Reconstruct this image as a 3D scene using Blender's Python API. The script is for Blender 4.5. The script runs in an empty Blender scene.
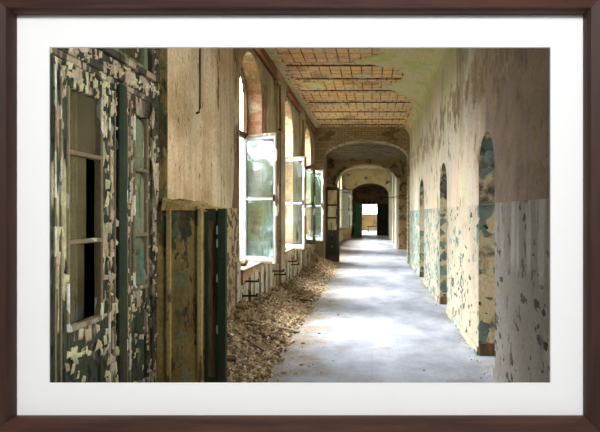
import bpy, bmesh, math, random
from mathutils import Vector, Matrix, noise as mn
R = random.Random(7)
S = bpy.context.scene
C = S.collection
PI = math.pi

# ------------------------------------------------------------------ node helper
def lin(c):
    r = []
    for v in c:
        v = v / 255.0
        r.append(v / 12.92 if v <= 0.04045 else ((v + 0.055) / 1.055) ** 2.4)
    return (r[0], r[1], r[2], 1.0)

class NT:
    def __init__(s, name):
        s.m = bpy.data.materials.new(name); s.m.use_nodes = True
        s.t = s.m.node_tree; s.t.nodes.clear()
        s.out = s.n('ShaderNodeOutputMaterial')
        s.tc = s.n('ShaderNodeTexCoord').outputs['Object']
        s.sep = None
    def n(s, k): return s.t.nodes.new(k)
    def l(s, a, b): s.t.links.new(a, b)
    def put(s, sock, v):
        if isinstance(v, bpy.types.NodeSocket): s.l(v, sock)
        else: sock.default_value = v
    def axis(s, a):
        if s.sep is None:
            s.sep = s.n('ShaderNodeSeparateXYZ'); s.l(s.tc, s.sep.inputs[0])
        return s.sep.outputs['XYZ'.index(a)]
    def math(s, op, a, b=0.0, c=None, clamp=False):
        q = s.n('ShaderNodeMath'); q.operation = op; q.use_clamp = clamp
        s.put(q.inputs[0], a); s.put(q.inputs[1], b)
        if c is not None: s.put(q.inputs[2], c)
        return q.outputs[0]
    def mapr(s, v, a, b, c=0.0, d=1.0, smooth=False):
        q = s.n('ShaderNodeMapRange'); q.clamp = True
        if smooth: q.interpolation_type = 'SMOOTHSTEP'
        s.put(q.inputs[0], v); q.inputs[1].default_value = a; q.inputs[2].default_value = b
        q.inputs[3].default_value = c; q.inputs[4].default_value = d
        return q.outputs[0]
    def vec(s, st=(1, 1, 1), off=(0, 0, 0), src=None):
        q = s.n('ShaderNodeMapping'); s.l(src or s.tc, q.inputs[0])
        q.inputs['Scale'].default_value = st; q.inputs['Location'].default_value = off
        return q.outputs[0]
    def noise(s, scale, st=(1, 1, 1), off=0.0, detail=5, rough=0.6, dist=0.0, vec=None):
        q = s.n('ShaderNodeTexNoise'); s.l(vec or s.vec(st, (off, off * 1.7, off * 0.6)), q.inputs['Vector'])
        q.inputs['Scale'].default_value = scale; q.inputs['Detail'].default_value = detail
        q.inputs['Roughness'].default_value = rough; q.inputs['Distortion'].default_value = dist
        return q.outputs[0]
    def cell(s, scale, st=(1, 1, 1), off=0.0, nscale=3.0):
        # angular chips: a noise read at the centre of each voronoi cell
        w = s.n('ShaderNodeTexVoronoi'); w.inputs['Scale'].default_value = scale
        v = s.vec(st, (off, off * 1.3, off * 0.7))
        nz = s.n('ShaderNodeTexNoise'); s.l(v, nz.inputs['Vector']); nz.inputs['Scale'].default_value = scale * 0.8
        a = s.n('ShaderNodeVectorMath'); a.operation = 'MULTIPLY_ADD'
        s.l(nz.outputs['Color'], a.inputs[0]); a.inputs[1].default_value = (0.7 / scale,) * 3; s.l(v, a.inputs[2])
        s.l(a.outputs[0], w.inputs['Vector'])
        return s.noise(nscale, vec=w.outputs['Position'], detail=3, rough=0.7)
    def ramp(s, f, stops):
        q = s.n('ShaderNodeValToRGB'); s.put(q.inputs[0], f); e = q.color_ramp.elements
        while len(e) < len(stops): e.new(0.5)
        for i, (p, c) in enumerate(stops): e[i].position = p; e[i].color = lin(c)
        return q.outputs[0]
    def mix(s, f, a, b, mode='MIX'):
        q = s.n('ShaderNodeMix'); q.data_type = 'RGBA'; q.blend_type = mode
        s.put(q.inputs[0], f); s.put(q.inputs[6], a); s.put(q.inputs[7], b)
        return q.outputs[2]
    def bsdf(s, col, rough=0.8, height=None, bs=0.6, bd=0.01, spec=0.3, metal=0.0):
        b = s.n('ShaderNodeBsdfPrincipled'); s.put(b.inputs['Base Color'], col); s.put(b.inputs['Roughness'], rough)
        b.inputs['Specular IOR Level'].default_value = spec; b.inputs['Metallic'].default_value = metal
        if height is not None:
            u = s.n('ShaderNodeBump'); u.inputs['Strength'].default_value = bs; u.inputs['Distance'].default_value = bd
            s.l(height, u.inputs['Height']); s.l(u.outputs[0], b.inputs['Normal'])
        s.l(b.outputs[0], s.out.inputs[0]); return b

def peel(name, base, layers, fine=0.35, rough=0.85, bs=0.7, bd=0.015, bscale=1.1, bst=(1, 1, 1), streak=None):
    """Layered paint: base = colour stops over a broad noise; each layer is
    dict(c=colour or stops, s=scale, t=threshold, w=softness, st=stretch, k='n'|'c', h=height, b=[(axis, from, to, add)])"""
    g = NT(name)
    col = g.ramp(g.noise(bscale, bst, 3.1, detail=6), base)
    hgt = g.noise(18, (1, 1, 1), 1.0, detail=6)
    hgt = g.math('MULTIPLY', hgt, 0.5)
    for i, L in enumerate(layers):
        off = 5.3 * (i + 1) + L.get('o', 0)
        st = L.get('st', (1, 1, 1))
        f = g.cell(L['s'], st, off, L.get('ns', L['s'] * 0.45)) if L.get('k') == 'c' else g.noise(L['s'], st, off, detail=L.get('d', 6), rough=L.get('r', 0.62), dist=L.get('dist', 0.3))
        if L.get('cl'): f = g.math('ADD', f, g.math('MULTIPLY', g.math('SUBTRACT', g.noise(1.9, (1, 1, 1), off + 2, detail=3), 0.5), L['cl']))
        for (ax, a, b, add) in L.get('b', []):
            f = g.math('ADD', f, g.mapr(g.axis(ax), a, b, 0.0, add, smooth=True))
        t, w = L['t'], L.get('w', 0.015)
        m = g.mapr(f, t - w, t + w)
        if L.get('a', 1.0) < 1.0: m = g.math('MULTIPLY', m, L['a'])
        c = L['c']
        if isinstance(c, list): c = g.ramp(g.noise(L.get('cs', 4.0), (1, 1, 1), off + 1, detail=5), c)
        else: c = lin(c)
        col = g.mix(m, col, c)
        if L.get('h', 0.0): hgt = g.math('MULTIPLY_ADD', m, L['h'], hgt)
    if streak:
        f = g.noise(streak[0], (1, 1, 0.06), 9.0, detail=5)
        col = g.mix(g.mapr(f, 0.42, 0.62, 0.0, streak[1]), col, lin(streak[2]))
    fn = g.noise(45, (1, 1, 0.7), 2.0, detail=4, rough=0.7)
    k = g.mapr(fn, 0.3, 0.7, 1.0 - fine, 1.0 + fine * 0.6)
    cc = g.n('ShaderNodeCombineColor'); [g.l(k, cc.inputs[i]) for i in range(3)]
    col = g.mix(1.0, col, cc.outputs[0], 'MULTIPLY')
    g.bsdf(col, rough, hgt, bs, bd)
    return g.m

M = {}
# plaster of the left-hand piers: ochre beige, long drips, dark nicks
M['left_plaster'] = peel('ochre_plaster',
    [(0.3, (128, 104, 66)), (0.45, (166, 144, 102)), (0.58, (186, 168, 128)), (0.75, (148, 122, 80))],
    [dict(c=[(0.4, (196, 184, 152)), (0.6, (176, 160, 122))], s=2.4, t=0.56, w=0.05, st=(1, 1, 0.35), a=0.7),
     dict(c=[(0.4, (104, 78, 52)), (0.6, (132, 96, 64))], s=3.2, t=0.62, w=0.02, st=(1, 1.6, 0.35), h=-0.8, b=[('Y', 5.75, 6.1, 0.13)]),
     dict(c=(78, 62, 42), s=26, t=0.66, w=0.02, st=(1, 1, 0.3), h=-0.8),
     dict(c=[(0.4, (150, 142, 124)), (0.6, (112, 98, 78))], s=9, k='n', w=0.03, t=0.50, st=(1, 0.8, 0.7), h=0.5, b=[('Z', 1.6, 1.45, 0.12), ('Z', 2.2, 1.8, -0.5), ('Y', 4.9, 5.4, 0.0)]),
     dict(c=[(0.4, (76, 60, 42)), (0.6, (98, 80, 58))], s=30, k='c', t=0.575, st=(1, 0.7, 0.8), h=-1.0, cl=0.25, b=[('Z', 1.8, 1.4, 0.05), ('Z', 1.8, 2.4, -0.2)])],
    streak=(9, 0.35, (112, 88, 52)))
# ochre pier in the foreground, dark green and brown where the paint came off
M['ochre_pier'] = peel('ochre_pier',
    [(0.3, (122, 102, 58)), (0.5, (154, 132, 80)), (0.7, (132, 110, 64))],
    [dict(c=[(0.4, (66, 66, 46)), (0.6, (104, 74, 46))], s=5.0, t=0.555, w=0.02, st=(1, 1.4, 0.4), h=-0.7),
     dict(c=[(0.4, (128, 128, 92)), (0.6, (70, 84, 60))], s=16, k='c', t=0.57, st=(1, 1, 0.6), h=0.6),
     dict(c=(50, 38, 24), s=22, t=0.65, w=0.02, st=(1, 1, 0.5), h=-0.8)], streak=(12, 0.3, (78, 62, 34)))
M['ochre_edge'] = peel('pale_ochre_edge', [(0.3, (140, 118, 70)), (0.6, (172, 148, 96))], [dict(c=(88, 70, 42), s=9, t=0.6, w=0.03, st=(1, 1, 0.4))])
M['chalk'] = peel('chalky_plaster_strip', [(0.3, (150, 138, 110)), (0.6, (188, 180, 156))], [dict(c=(120, 92, 62), s=9, k='c', t=0.56, st=(1, 1, 0.5), h=-0.8), dict(c=(70, 54, 38), s=22, t=0.62, w=0.02, st=(1, 1, 0.4), h=-0.8)])
M['upper_pier'] = peel('pale_ochre_plaster',
    [(0.3, (166, 138, 98)), (0.45, (204, 178, 138)), (0.6, (218, 198, 162)), (0.75, (186, 154, 110))],
    [dict(c=[(0.4, (200, 186, 152)), (0.6, (180, 164, 126))], s=2.0, t=0.55, w=0.05, st=(1, 1, 0.3), a=0.7),
     dict(c=[(0.4, (106, 78, 52)), (0.6, (134, 98, 66))], s=2.6, t=0.64, w=0.012, st=(1, 1.5, 0.3), h=-0.9, b=[('Y', 5.7, 6.05, 0.17)]),
     dict(c=(80, 62, 40), s=24, t=0.655, w=0.02, st=(1, 1, 0.28), h=-0.9)],
    streak=(9, 0.4, (118, 92, 52)))
M['window_brick'] = None
def brickmat(name, c1, c2, mort, scale, bw=0.25, bh=0.075, axes='YZ', over=None, t=0.55, rows=True):
    g = NT(name)
    q = g.n('ShaderNodeCombineXYZ'); g.l(g.axis(axes[0]), q.inputs[0]); g.l(g.axis(axes[1]), q.inputs[1])
    wob = g.n('ShaderNodeTexNoise'); g.l(g.tc, wob.inputs['Vector']); wob.inputs['Scale'].default_value = 6
    va = g.n('ShaderNodeVectorMath'); va.operation = 'MULTIPLY_ADD'; g.l(wob.outputs['Color'], va.inputs[0]); va.inputs[1].default_value = (0.03, 0.02, 0); g.l(q.outputs[0], va.inputs[2])
    b = g.n('ShaderNodeTexBrick'); g.l(va.outputs[0], b.inputs['Vector'])
    b.inputs['Scale'].default_value = scale; b.inputs['Brick Width'].default_value = bw; b.inputs['Row Height'].default_value = bh
    b.inputs['Mortar Size'].default_value = 0.010; b.inputs['Mortar Smooth'].default_value = 0.3
    b.inputs['Color1'].default_value = lin(c1); b.inputs['Color2'].default_value = lin(c2); b.inputs['Mortar'].default_value = lin(mort)
    col = b.outputs['Color']
    if over:
        f = g.noise(2.3, (1, 1, 0.8), 4.0, detail=7)
        col = g.mix(g.mapr(f, t - 0.02, t + 0.02), col, g.ramp(g.noise(3, off=2), [(0.35, over[0]), (0.65, over[1])]))
    fn = g.mapr(g.noise(30, off=3), 0.3, 0.7, 0.65, 1.2)
    cc = g.n('ShaderNodeCombineColor'); [g.l(fn, cc.inputs[i]) for i in range(3)]
    col = g.mix(1.0, col, cc.outputs[0], 'MULTIPLY')
    h = g.math('MULTIPLY_ADD', b.outputs['Fac'], -0.8, g.math('MULTIPLY', g.noise(20, off=1), 0.6))
    g.bsdf(col, 0.9, h, 0.8, 0.015)
    return g.m
M['jamb_brick'] = brickmat('pink_brick_reveal', (178, 138, 106), (158, 112, 82), (164, 136, 106), 1.0, 0.24, 0.078, 'XZ', [(176, 156, 124), (190, 174, 144)], 0.53)
M['arch_brick'] = brickmat('brown_brick_arch_wall', (170, 148, 108), (150, 128, 90), (126, 106, 76), 1.0, 0.2, 0.07, 'XZ', [(130, 108, 72), (104, 84, 54)], 0.6)
# left wall between the windows
M['window_wall'] = peel('window_wall_plaster',
    [(0.3, (156, 138, 98)), (0.5, (192, 176, 136)), (0.7, (166, 152, 116))],
    [dict(c=[(0.4, (178, 174, 150)), (0.6, (152, 150, 118))], s=2.1, t=0.53, w=0.03, st=(1, 1, 0.4), a=0.8),
     dict(c=[(0.4, (164, 116, 80)), (0.6, (134, 100, 68))], s=2.6, t=0.58, w=0.012, st=(1, 1.2, 0.5), h=-0.9, b=[('Z', 1.0, 0.7, 0.02)]),
     dict(c=[(0.4, (198, 190, 170)), (0.6, (168, 156, 128))], s=3.0, t=0.53, w=0.02, st=(1, 1.5, 0.4), h=0.4, b=[('Z', 0.5, 1.0, -0.4)]),
     dict(c=(70, 54, 38), s=20, t=0.63, w=0.02, st=(1, 1, 0.35), h=-0.8)], streak=(10, 0.35, (98, 84, 54)))
# right wall
M['right_wall'] = peel('cream_green_plaster',
    [(0.3, (176, 160, 140)), (0.45, (192, 178, 160)), (0.6, (202, 190, 174)), (0.75, (188, 162, 146))],
    [dict(c=[(0.4, (182, 178, 130)), (0.6, (190, 182, 142))], s=0.9, t=0.55, w=0.07, st=(1, 1.5, 0.35), a=0.75, b=[('Y', 4.6, 5.8, 0.03), ('Y', 4.5, 3.6, -0.3)]),
     dict(c=[(0.4, (200, 160, 136)), (0.6, (188, 152, 126))], s=1.1, t=0.56, w=0.06, st=(1, 1.5, 0.4), a=0.5),
     dict(c=[(0.4, (122, 102, 86)), (0.6, (142, 118, 102))], s=1.4, t=0.56, w=0.12, st=(1, 1, 0.3), a=0.95, b=[('Y', 5.0, 3.9, 0.30), ('Y', 4.6, 8, -0.16), ('Z', 2.2, 2.9, 0.08)]),
     dict(c=[(0.4, (120, 96, 70)), (0.6, (150, 128, 96))], s=4.0, k='n', t=0.60, w=0.03, st=(1, 1, 0.7), b=[('Z', 2.5, 2.95, 0.10), ('Z', 3.1, 3.45, -0.16), ('Y', 9, 3.5, 0.03)]),
     dict(c=(84, 66, 48), s=22, t=0.66, w=0.02, st=(1, 1, 0.5), h=-0.7, b=[('Z', 2.3, 2.8, 0.05), ('Z', 3.0, 3.4, -0.06)])],
    bscale=0.8, bst=(1, 1, 0.4), fine=0.22, streak=(5, 0.25, (164, 146, 128)), bs=0.45)
M['right_dado'] = peel('grey_green_dado_paint',
    [(0.3, (122, 112, 102)), (0.5, (144, 136, 126)), (0.7, (130, 120, 108))],
    [dict(c=[(0.4, (176, 164, 142)), (0.6, (164, 152, 130))], s=1.2, t=0.50, w=0.05, st=(1, 1, 0.5), b=[('Y', 4.5, 5.2, 0.14), ('Y', 5.2, 4.4, -0.2)]),
     dict(c=[(0.4, (74, 110, 100)), (0.6, (120, 148, 136))], s=13, k='c', t=0.61, st=(1, 0.7, 0.8), h=-0.5, cl=0.35, b=[('Y', 5.0, 8.5, 0.07), ('Y', 8.0, 12, 0.05), ('Y', 4.6, 4.0, -0.2)]),
     dict(c=[(0.4, (42, 58, 48)), (0.6, (70, 66, 56))], s=26, k='c', t=0.645, st=(1, 0.6, 0.9), h=-0.9, cl=0.4, b=[('Z', 1.1, 0.3, 0.035), ('Y', 4.9, 4.2, 0.01)]),
     dict(c=[(0.4, (96, 88, 82)), (0.6, (112, 102, 94))], s=9, k='n', t=0.66, w=0.02, st=(1, 1, 0.5), h=-0.7, b=[('Y', 5.0, 4.0, 0.05)]),
     dict(c=(196, 190, 184), s=3.0, t=0.58, w=0.06, st=(1, 1.5, 0.12), a=0.6, b=[('Y', 5.0, 4.2, 0.03), ('Z', 1.2, 0.8, -0.3), ('Y', 5.0, 5.5, -0.3)])],
    fine=0.22, bs=0.5)
M['jamb_paint'] = peel('beige_jamb_paint', [(0.3, (160, 142, 106)), (0.6, (186, 170, 134))],
    [dict(c=[(0.4, (36, 44, 36)), (0.6, (58, 66, 54))], s=20, k='c', t=0.645, h=-0.8, cl=0.3, b=[('Z', 0.9, 0.55, 0.04), ('Z', 1.2, 1.5, -0.04)]),
     dict(c=[(0.4, (44, 44, 34)), (0.6, (84, 80, 60))], s=4, t=0.60, w=0.08, b=[('Z', 1.5, 2.0, 0.2)]),
     dict(c=[(0.4, (104, 122, 112)), (0.6, (84, 92, 84))], s=9, k='c', t=0.56, b=[('Z', 1.6, 1.9, 0.02)])])
M['far_plaster'] = peel('far_corridor_plaster', [(0.3, (168, 148, 108)), (0.55, (196, 180, 142)), (0.75, (170, 146, 106))],
    [dict(c=[(0.4, (140, 98, 60)), (0.6, (112, 84, 56))], s=2.2, t=0.6, w=0.02, h=-0.6),
     dict(c=(88, 72, 50), s=9, t=0.66, w=0.02)])
M['dark_plaster'] = peel('dark_brown_plaster', [(0.3, (134, 112, 78)), (0.6, (156, 132, 92))],
    [dict(c=(92, 70, 44), s=3, t=0.55, w=0.04), dict(c=(126, 104, 72), s=7, t=0.65, w=0.02)])
M['room_ochre'] = peel('ochre_back_room', [(0.3, (166, 146, 92)), (0.6, (204, 186, 130))],
    [dict(c=(70, 54, 34), s=5, t=0.6, w=0.02, st=(1, 1, 0.3)), dict(c=(206, 200, 172), s=14, k='c', t=0.56, st=(1, 1, 0.15)), dict(c=(74, 78, 58), s=10, t=0.56, w=0.03, st=(1, 1.5, 0.12))])
M['end_ochre'] = peel('end_room_ochre', [(0.3, (176, 146, 96)), (0.6, (198, 170, 116))], [dict(c=(150, 112, 66), s=1.5, t=0.6, w=0.05)])

def wood(name, c0, c1, st=(1, 12, 12), rough=0.5, sc=4, bs=0.2):
    g = NT(name); f = g.noise(sc, st, 1.0, detail=6, rough=0.6, dist=0.4)
    col = g.ramp(f, [(0.32, c0), (0.68, c1)]); g.bsdf(col, rough, f, bs, 0.003, 0.4); return g.m
M['frame_h'] = wood('dark_walnut_horizontal', (46, 24, 15), (82, 46, 30), (1.2, 9, 22), 0.6)
M['frame_v'] = wood('dark_walnut_vertical', (42, 21, 14), (68, 38, 26), (22, 9, 1.2), 0.6)
M['grey_wood'] = wood('weathered_grey_wood', (92, 82, 68), (140, 126, 104), (1, 8, 8), 0.9)
M['brown_wood'] = wood('brown_weathered_wood', (62, 44, 28), (112, 84, 56), (6, 6, 1), 0.9)
M['rust'] = peel('rusted_steel', [(0.3, (112, 66, 38)), (0.55, (150, 96, 60)), (0.75, (128, 82, 54))], [dict(c=(78, 50, 34), s=9, t=0.6, w=0.04)], rough=0.7)
M['iron'] = peel('dark_rusted_iron', [(0.3, (44, 34, 28)), (0.7, (84, 62, 46))], [], rough=0.7)
def plain(name, c, rough=0.7, metal=0.0, spec=0.3):
    g = NT(name); f = g.noise(6, (1, 1, 1), 1.0)
    k = tuple(min(255, v * 1.08) for v in c); d = tuple(v * 0.92 for v in c)
    g.bsdf(g.ramp(f, [(0.35, d), (0.65, k)]), rough, None, metal=metal, spec=spec); return g.m
M['mat_board'] = None
g = NT('mat_board'); f = g.noise(900, detail=2); g.bsdf(g.ramp(f, [(0.3, (249, 249, 248)), (0.7, (252, 252, 251))]), 0.95, f, 0.05, 0.0005, 0.1); M['mat_board'] = g.m
M['added_room'] = plain('grey_added_room_paint', (195, 195, 195), 0.9)
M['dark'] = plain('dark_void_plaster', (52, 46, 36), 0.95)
M['green_door'] = peel('green_door_paint', [(0.3, (44, 84, 58)), (0.7, (66, 112, 78))], [dict(c=(150, 160, 120), s=10, k='c', t=0.64)])
M['dark_green'] = peel('dark_green_board', [(0.3, (26, 36, 22)), (0.7, (48, 58, 38))], [dict(c=(150, 150, 120), s=20, k='c', t=0.68, st=(1, 1, 0.5)), dict(c=(66, 50, 30), s=14, t=0.6, w=0.04, st=(1, 1, 0.1))])
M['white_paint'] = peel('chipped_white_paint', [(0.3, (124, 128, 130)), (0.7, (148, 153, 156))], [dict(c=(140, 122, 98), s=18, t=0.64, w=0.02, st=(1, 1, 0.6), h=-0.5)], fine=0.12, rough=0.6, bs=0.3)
M['stripped_stile'] = peel('half_stripped_stile', [(0.3, (84, 70, 48)), (0.7, (124, 108, 80))], [dict(c=(190, 186, 168), s=14, k='c', t=0.58, st=(1, 1, 0.5), h=0.5)], bs=0.4)
# the glazed door: dark green under curling cream paint
def doorpaint(name, t1, t2, st=(1, 1, 0.32), base=((30, 38, 26), (58, 62, 44)), cream=((140, 134, 98), (182, 174, 134)), s1=9):
    return peel(name, [(0.3, base[0]), (0.7, base[1])],
        [dict(c=[(0.4, cream[0]), (0.6, cream[1])], s=s1, k='c', t=t1, st=st, h=0.9, cl=0.2, b=[('Z', 0.85, 0.7, -0.2)]),
         dict(c=[(0.4, (128, 132, 100)), (0.6, (150, 128, 104))], s=s1 * 1.7, k='c', t=t2, st=st, h=0.5),
         dict(c=(22, 18, 12), s=s1 * 2.6, k='c', t=0.60, st=st, h=-1.0)], bs=1.0, bd=0.02)
M['door_cream'] = doorpaint('peeling_cream_paint', 0.54, 0.57, (1, 1, 0.22), s1=20)
M['door_mixed'] = doorpaint('peeling_mixed_paint', 0.54, 0.55, (1, 1, 0.3), ((40, 36, 26), (72, 66, 48)), ((146, 126, 98), (186, 164, 132)), 15)
M['door_dark'] = doorpaint('peeling_dark_green_paint', 0.60, 0.64)
M['door_olive'] = peel('olive_panel_paint', [(0.3, (84, 90, 64)), (0.7, (118, 122, 88))],
    [dict(c=(60, 66, 46), s=10, t=0.57, w=0.03, st=(1, 2, 0.25)), dict(c=(170, 160, 124), s=12, k='c', t=0.64, st=(1, 1, 0.5), h=0.6)])
M['flake_cream'] = peel('cream_paint_flake', [(0.3, (150, 144, 104)), (0.7, (190, 182, 140))], [dict(c=(130, 110, 80), s=20, t=0.6, w=0.03)], fine=0.15)
M['flake_pink'] = peel('pinkish_paint_flake', [(0.3, (140, 118, 92)), (0.7, (176, 154, 124))], [], fine=0.15)
M['flake_dark'] = peel('dark_paint_flake', [(0.3, (26, 32, 22)), (0.7, (52, 58, 40))], [], fine=0.15)
M['teal_pane'] = peel('teal_pane_tone', [(0.3, (52, 84, 74)), (0.7, (74, 116, 104))], [dict(c=[(0.4, (70, 72, 46)), (0.6, (116, 112, 78))], s=9, t=0.5, w=0.04, st=(1, 1, 0.3))])  # opaque stand-in for a pane, light behind it put into the colour

def glassmat(name, refl, dust, dcol, tint=(0.94, 0.98, 0.97), low=None):
    g = NT(name)
    tr = g.n('ShaderNodeBsdfTransparent'); tr.inputs[0].default_value = (*tint, 1)
    gl = g.n('ShaderNodeBsdfGlossy'); gl.inputs['Roughness'].default_value = 0.06; gl.inputs[0].default_value = (0.9, 0.95, 0.97, 1)
    wv = g.noise(5, off=1); bp = g.n('ShaderNodeBump'); bp.inputs['Strength'].default_value = 0.08; bp.inputs['Distance'].default_value = 0.02
    g.l(wv, bp.inputs['Height']); g.l(bp.outputs[0], gl.inputs['Normal'])
    m1 = g.n('ShaderNodeMixShader'); m1.inputs[0].default_value = refl; g.l(tr.outputs[0], m1.inputs[1]); g.l(gl.outputs[0], m1.inputs[2])
    df = g.n('ShaderNodeBsdfDiffuse'); df.inputs[0].default_value = lin(dcol)
    tl = g.n('ShaderNodeBsdfTranslucent'); tl.inputs[0].default_value = lin(dcol)
    m2 = g.n('ShaderNodeMixShader'); m2.inputs[0].default_value = 0.5; g.l(df.outputs[0], m2.inputs[1]); g.l(tl.outputs[0], m2.inputs[2])
    f = g.mapr(g.noise(3.0, (1, 1, 0.7), 2, detail=6), 0.35, 0.7, dust[0], dust[1])
    if low: f = g.math('ADD', f, g.mapr(g.axis('Z'), low[0], low[1], low[2], 0.0), clamp=True)
    m3 = g.n('ShaderNodeMixShader'); g.l(f, m3.inputs[0]); g.l(m1.outputs[0], m3.inputs[1]); g.l(m2.outputs[0], m3.inputs[2])
    g.l(m3.outputs[0], g.out.inputs[0]); return g.m
M['glass'] = glassmat('dusty_window_glass', 0.09, (0.0, 0.03), (150, 176, 180))
M['clear_glass'] = glassmat('clear_window_glass', 0.02, (0.0, 0.015), (150, 176, 180))
M['door_glass'] = glassmat('grimy_door_glass', 0.06, (0.05, 0.6), (140, 128, 92), (0.8, 0.82, 0.7))

# floor
g = NT('dusty_linoleum_floor')
base = g.ramp(g.noise(1.3, (1, 0.7, 1), 2, detail=7, rough=0.65), [(0.34, (112, 115, 122)), (0.5, (146, 150, 159)), (0.66, (172, 177, 187))])
ck = g.n('ShaderNodeTexBrick'); g.l(g.tc, ck.inputs['Vector']); ck.offset = 0; ck.inputs['Scale'].default_value = 1
ck.inputs['Brick Width'].default_value = 0.3; ck.inputs['Row Height'].default_value = 0.3; ck.inputs['Mortar Size'].default_value = 0.006
ck.inputs['Color1'].default_value = (1, 1, 1, 1); ck.inputs['Color2'].default_value = (0.86, 0.86, 0.87, 1); ck.inputs['Mortar'].default_value = (0.66, 0.66, 0.66, 1)
base = g.mix(0.28, base, ck.outputs['Color'], 'MULTIPLY')
e = g.math('ADD', g.noise(3, off=5, detail=7), g.mapr(g.axis('X'), -0.2, -0.95, 0, 0.3))
e = g.math('ADD', e, g.mapr(g.axis('X'), 0.85, 1.2, 0, 0.12))
base = g.mix(g.mapr(e, 0.58, 0.78, 0, 0.85), base, g.ramp(g.noise(14, off=2), [(0.3, (98, 86, 68)), (0.7, (138, 124, 102))]))
sp = g.noise(38, off=7, detail=3)
base = g.mix(g.mapr(sp, 0.66, 0.7, 0, 0.6), base, lin((84, 78, 70)))
g.bsdf(base, 0.62, g.noise(12, off=1, detail=6), 0.35, 0.008, 0.35); M['floor'] = g.m

# ceiling: hollow clay tiles with joints, plaster by the 'plaster' attribute
g = NT('tile_and_plaster_ceiling')
b = g.n('ShaderNodeTexBrick'); g.l(g.tc, b.inputs['Vector']); b.offset = 0.5; b.offset_frequency = 4; b.inputs['Scale'].default_value = 1
b.inputs['Brick Width'].default_value = 0.19; b.inputs['Row Height'].default_value = 0.23; b.inputs['Mortar Size'].default_value = 0.012; b.inputs['Mortar Smooth'].default_value = 0.2
b.inputs['Color1'].default_value = lin((222, 172, 112)); b.inputs['Color2'].default_value = lin((200, 162, 120)); b.inputs['Mortar'].default_value = lin((92, 68, 48))
tile = g.mix(g.mapr(g.noise(2.2, off=3, detail=6), 0.45, 0.62, 0, 0.75), b.outputs['Color'], g.ramp(g.noise(9, off=6), [(0.3, (172, 144, 104)), (0.7, (214, 196, 162))]))
tile = g.mix(g.mapr(g.noise(1.7, off=8), 0.56, 0.62, 0, 0.6), tile, lin((118, 84, 54)))
pl = g.ramp(g.math('ADD', g.noise(1.6, off=1, detail=7), g.mapr(g.axis('Y'), 11, 8, -0.02, 0.06)), [(0.3, (176, 158, 118)), (0.46, (194, 180, 142)), (0.56, (190, 178, 136)), (0.62, (176, 174, 100)), (0.75, (192, 186, 144))])
at = g.n('ShaderNodeAttribute'); at.attribute_name = 'plaster'
col = g.mix(g.mapr(at.outputs['Fac'], 0.4, 0.6), tile, pl)
fn = g.mapr(g.noise(32, off=3), 0.3, 0.7, 0.72, 1.18); cc = g.n('ShaderNodeCombineColor'); [g.l(fn, cc.inputs[i]) for i in range(3)]
col = g.mix(1.0, col, cc.outputs[0], 'MULTIPLY')
h = g.math('MULTIPLY_ADD', b.outputs['Fac'], -0.6, g.math('MULTIPLY', g.noise(16, off=2), 0.7))
g.bsdf(col, 0.92, h, 0.7, 0.015); M['ceiling'] = g.m
M['plank_ceiling'] = wood('grey_plank_ceiling', (104, 92, 76), (164, 150, 126), (1, 10, 4), 0.95)

for i, (a, b2) in enumerate([((126, 104, 72), (160, 136, 100)), ((166, 146, 112), (196, 178, 146)), ((84, 68, 48), (116, 96, 68)), ((190, 182, 162), (208, 202, 186))]):
    M['rub%d' % i] = peel('rubble_%s' % ['earth', 'plaster', 'dark', 'lime'][i], [(0.3, a), (0.7, b2)], [], fine=0.4)
M['soil'] = peel('rubble_dust', [(0.3, (126, 104, 72)), (0.5, (160, 136, 100)), (0.7, (138, 114, 82))], [dict(c=(168, 148, 116), s=14, k='c', t=0.58, h=0.8), dict(c=(62, 46, 30), s=18, k='c', t=0.58, h=-0.8)], bs=1.0, bd=0.03)
M['leaf'] = None
g = NT('green_leaf'); f = g.noise(1.5, off=1, detail=3)
g.bsdf(g.ramp(f, [(0.3, (28, 62, 32)), (0.7, (62, 104, 60))]), 0.6); M['leaf'] = g.m
M['bark'] = peel('grey_bark', [(0.3, (62, 54, 42)), (0.7, (98, 88, 70))], [])
M['grass'] = peel('meadow_grass', [(0.3, (72, 102, 48)), (0.7, (120, 140, 76))], [])

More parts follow.
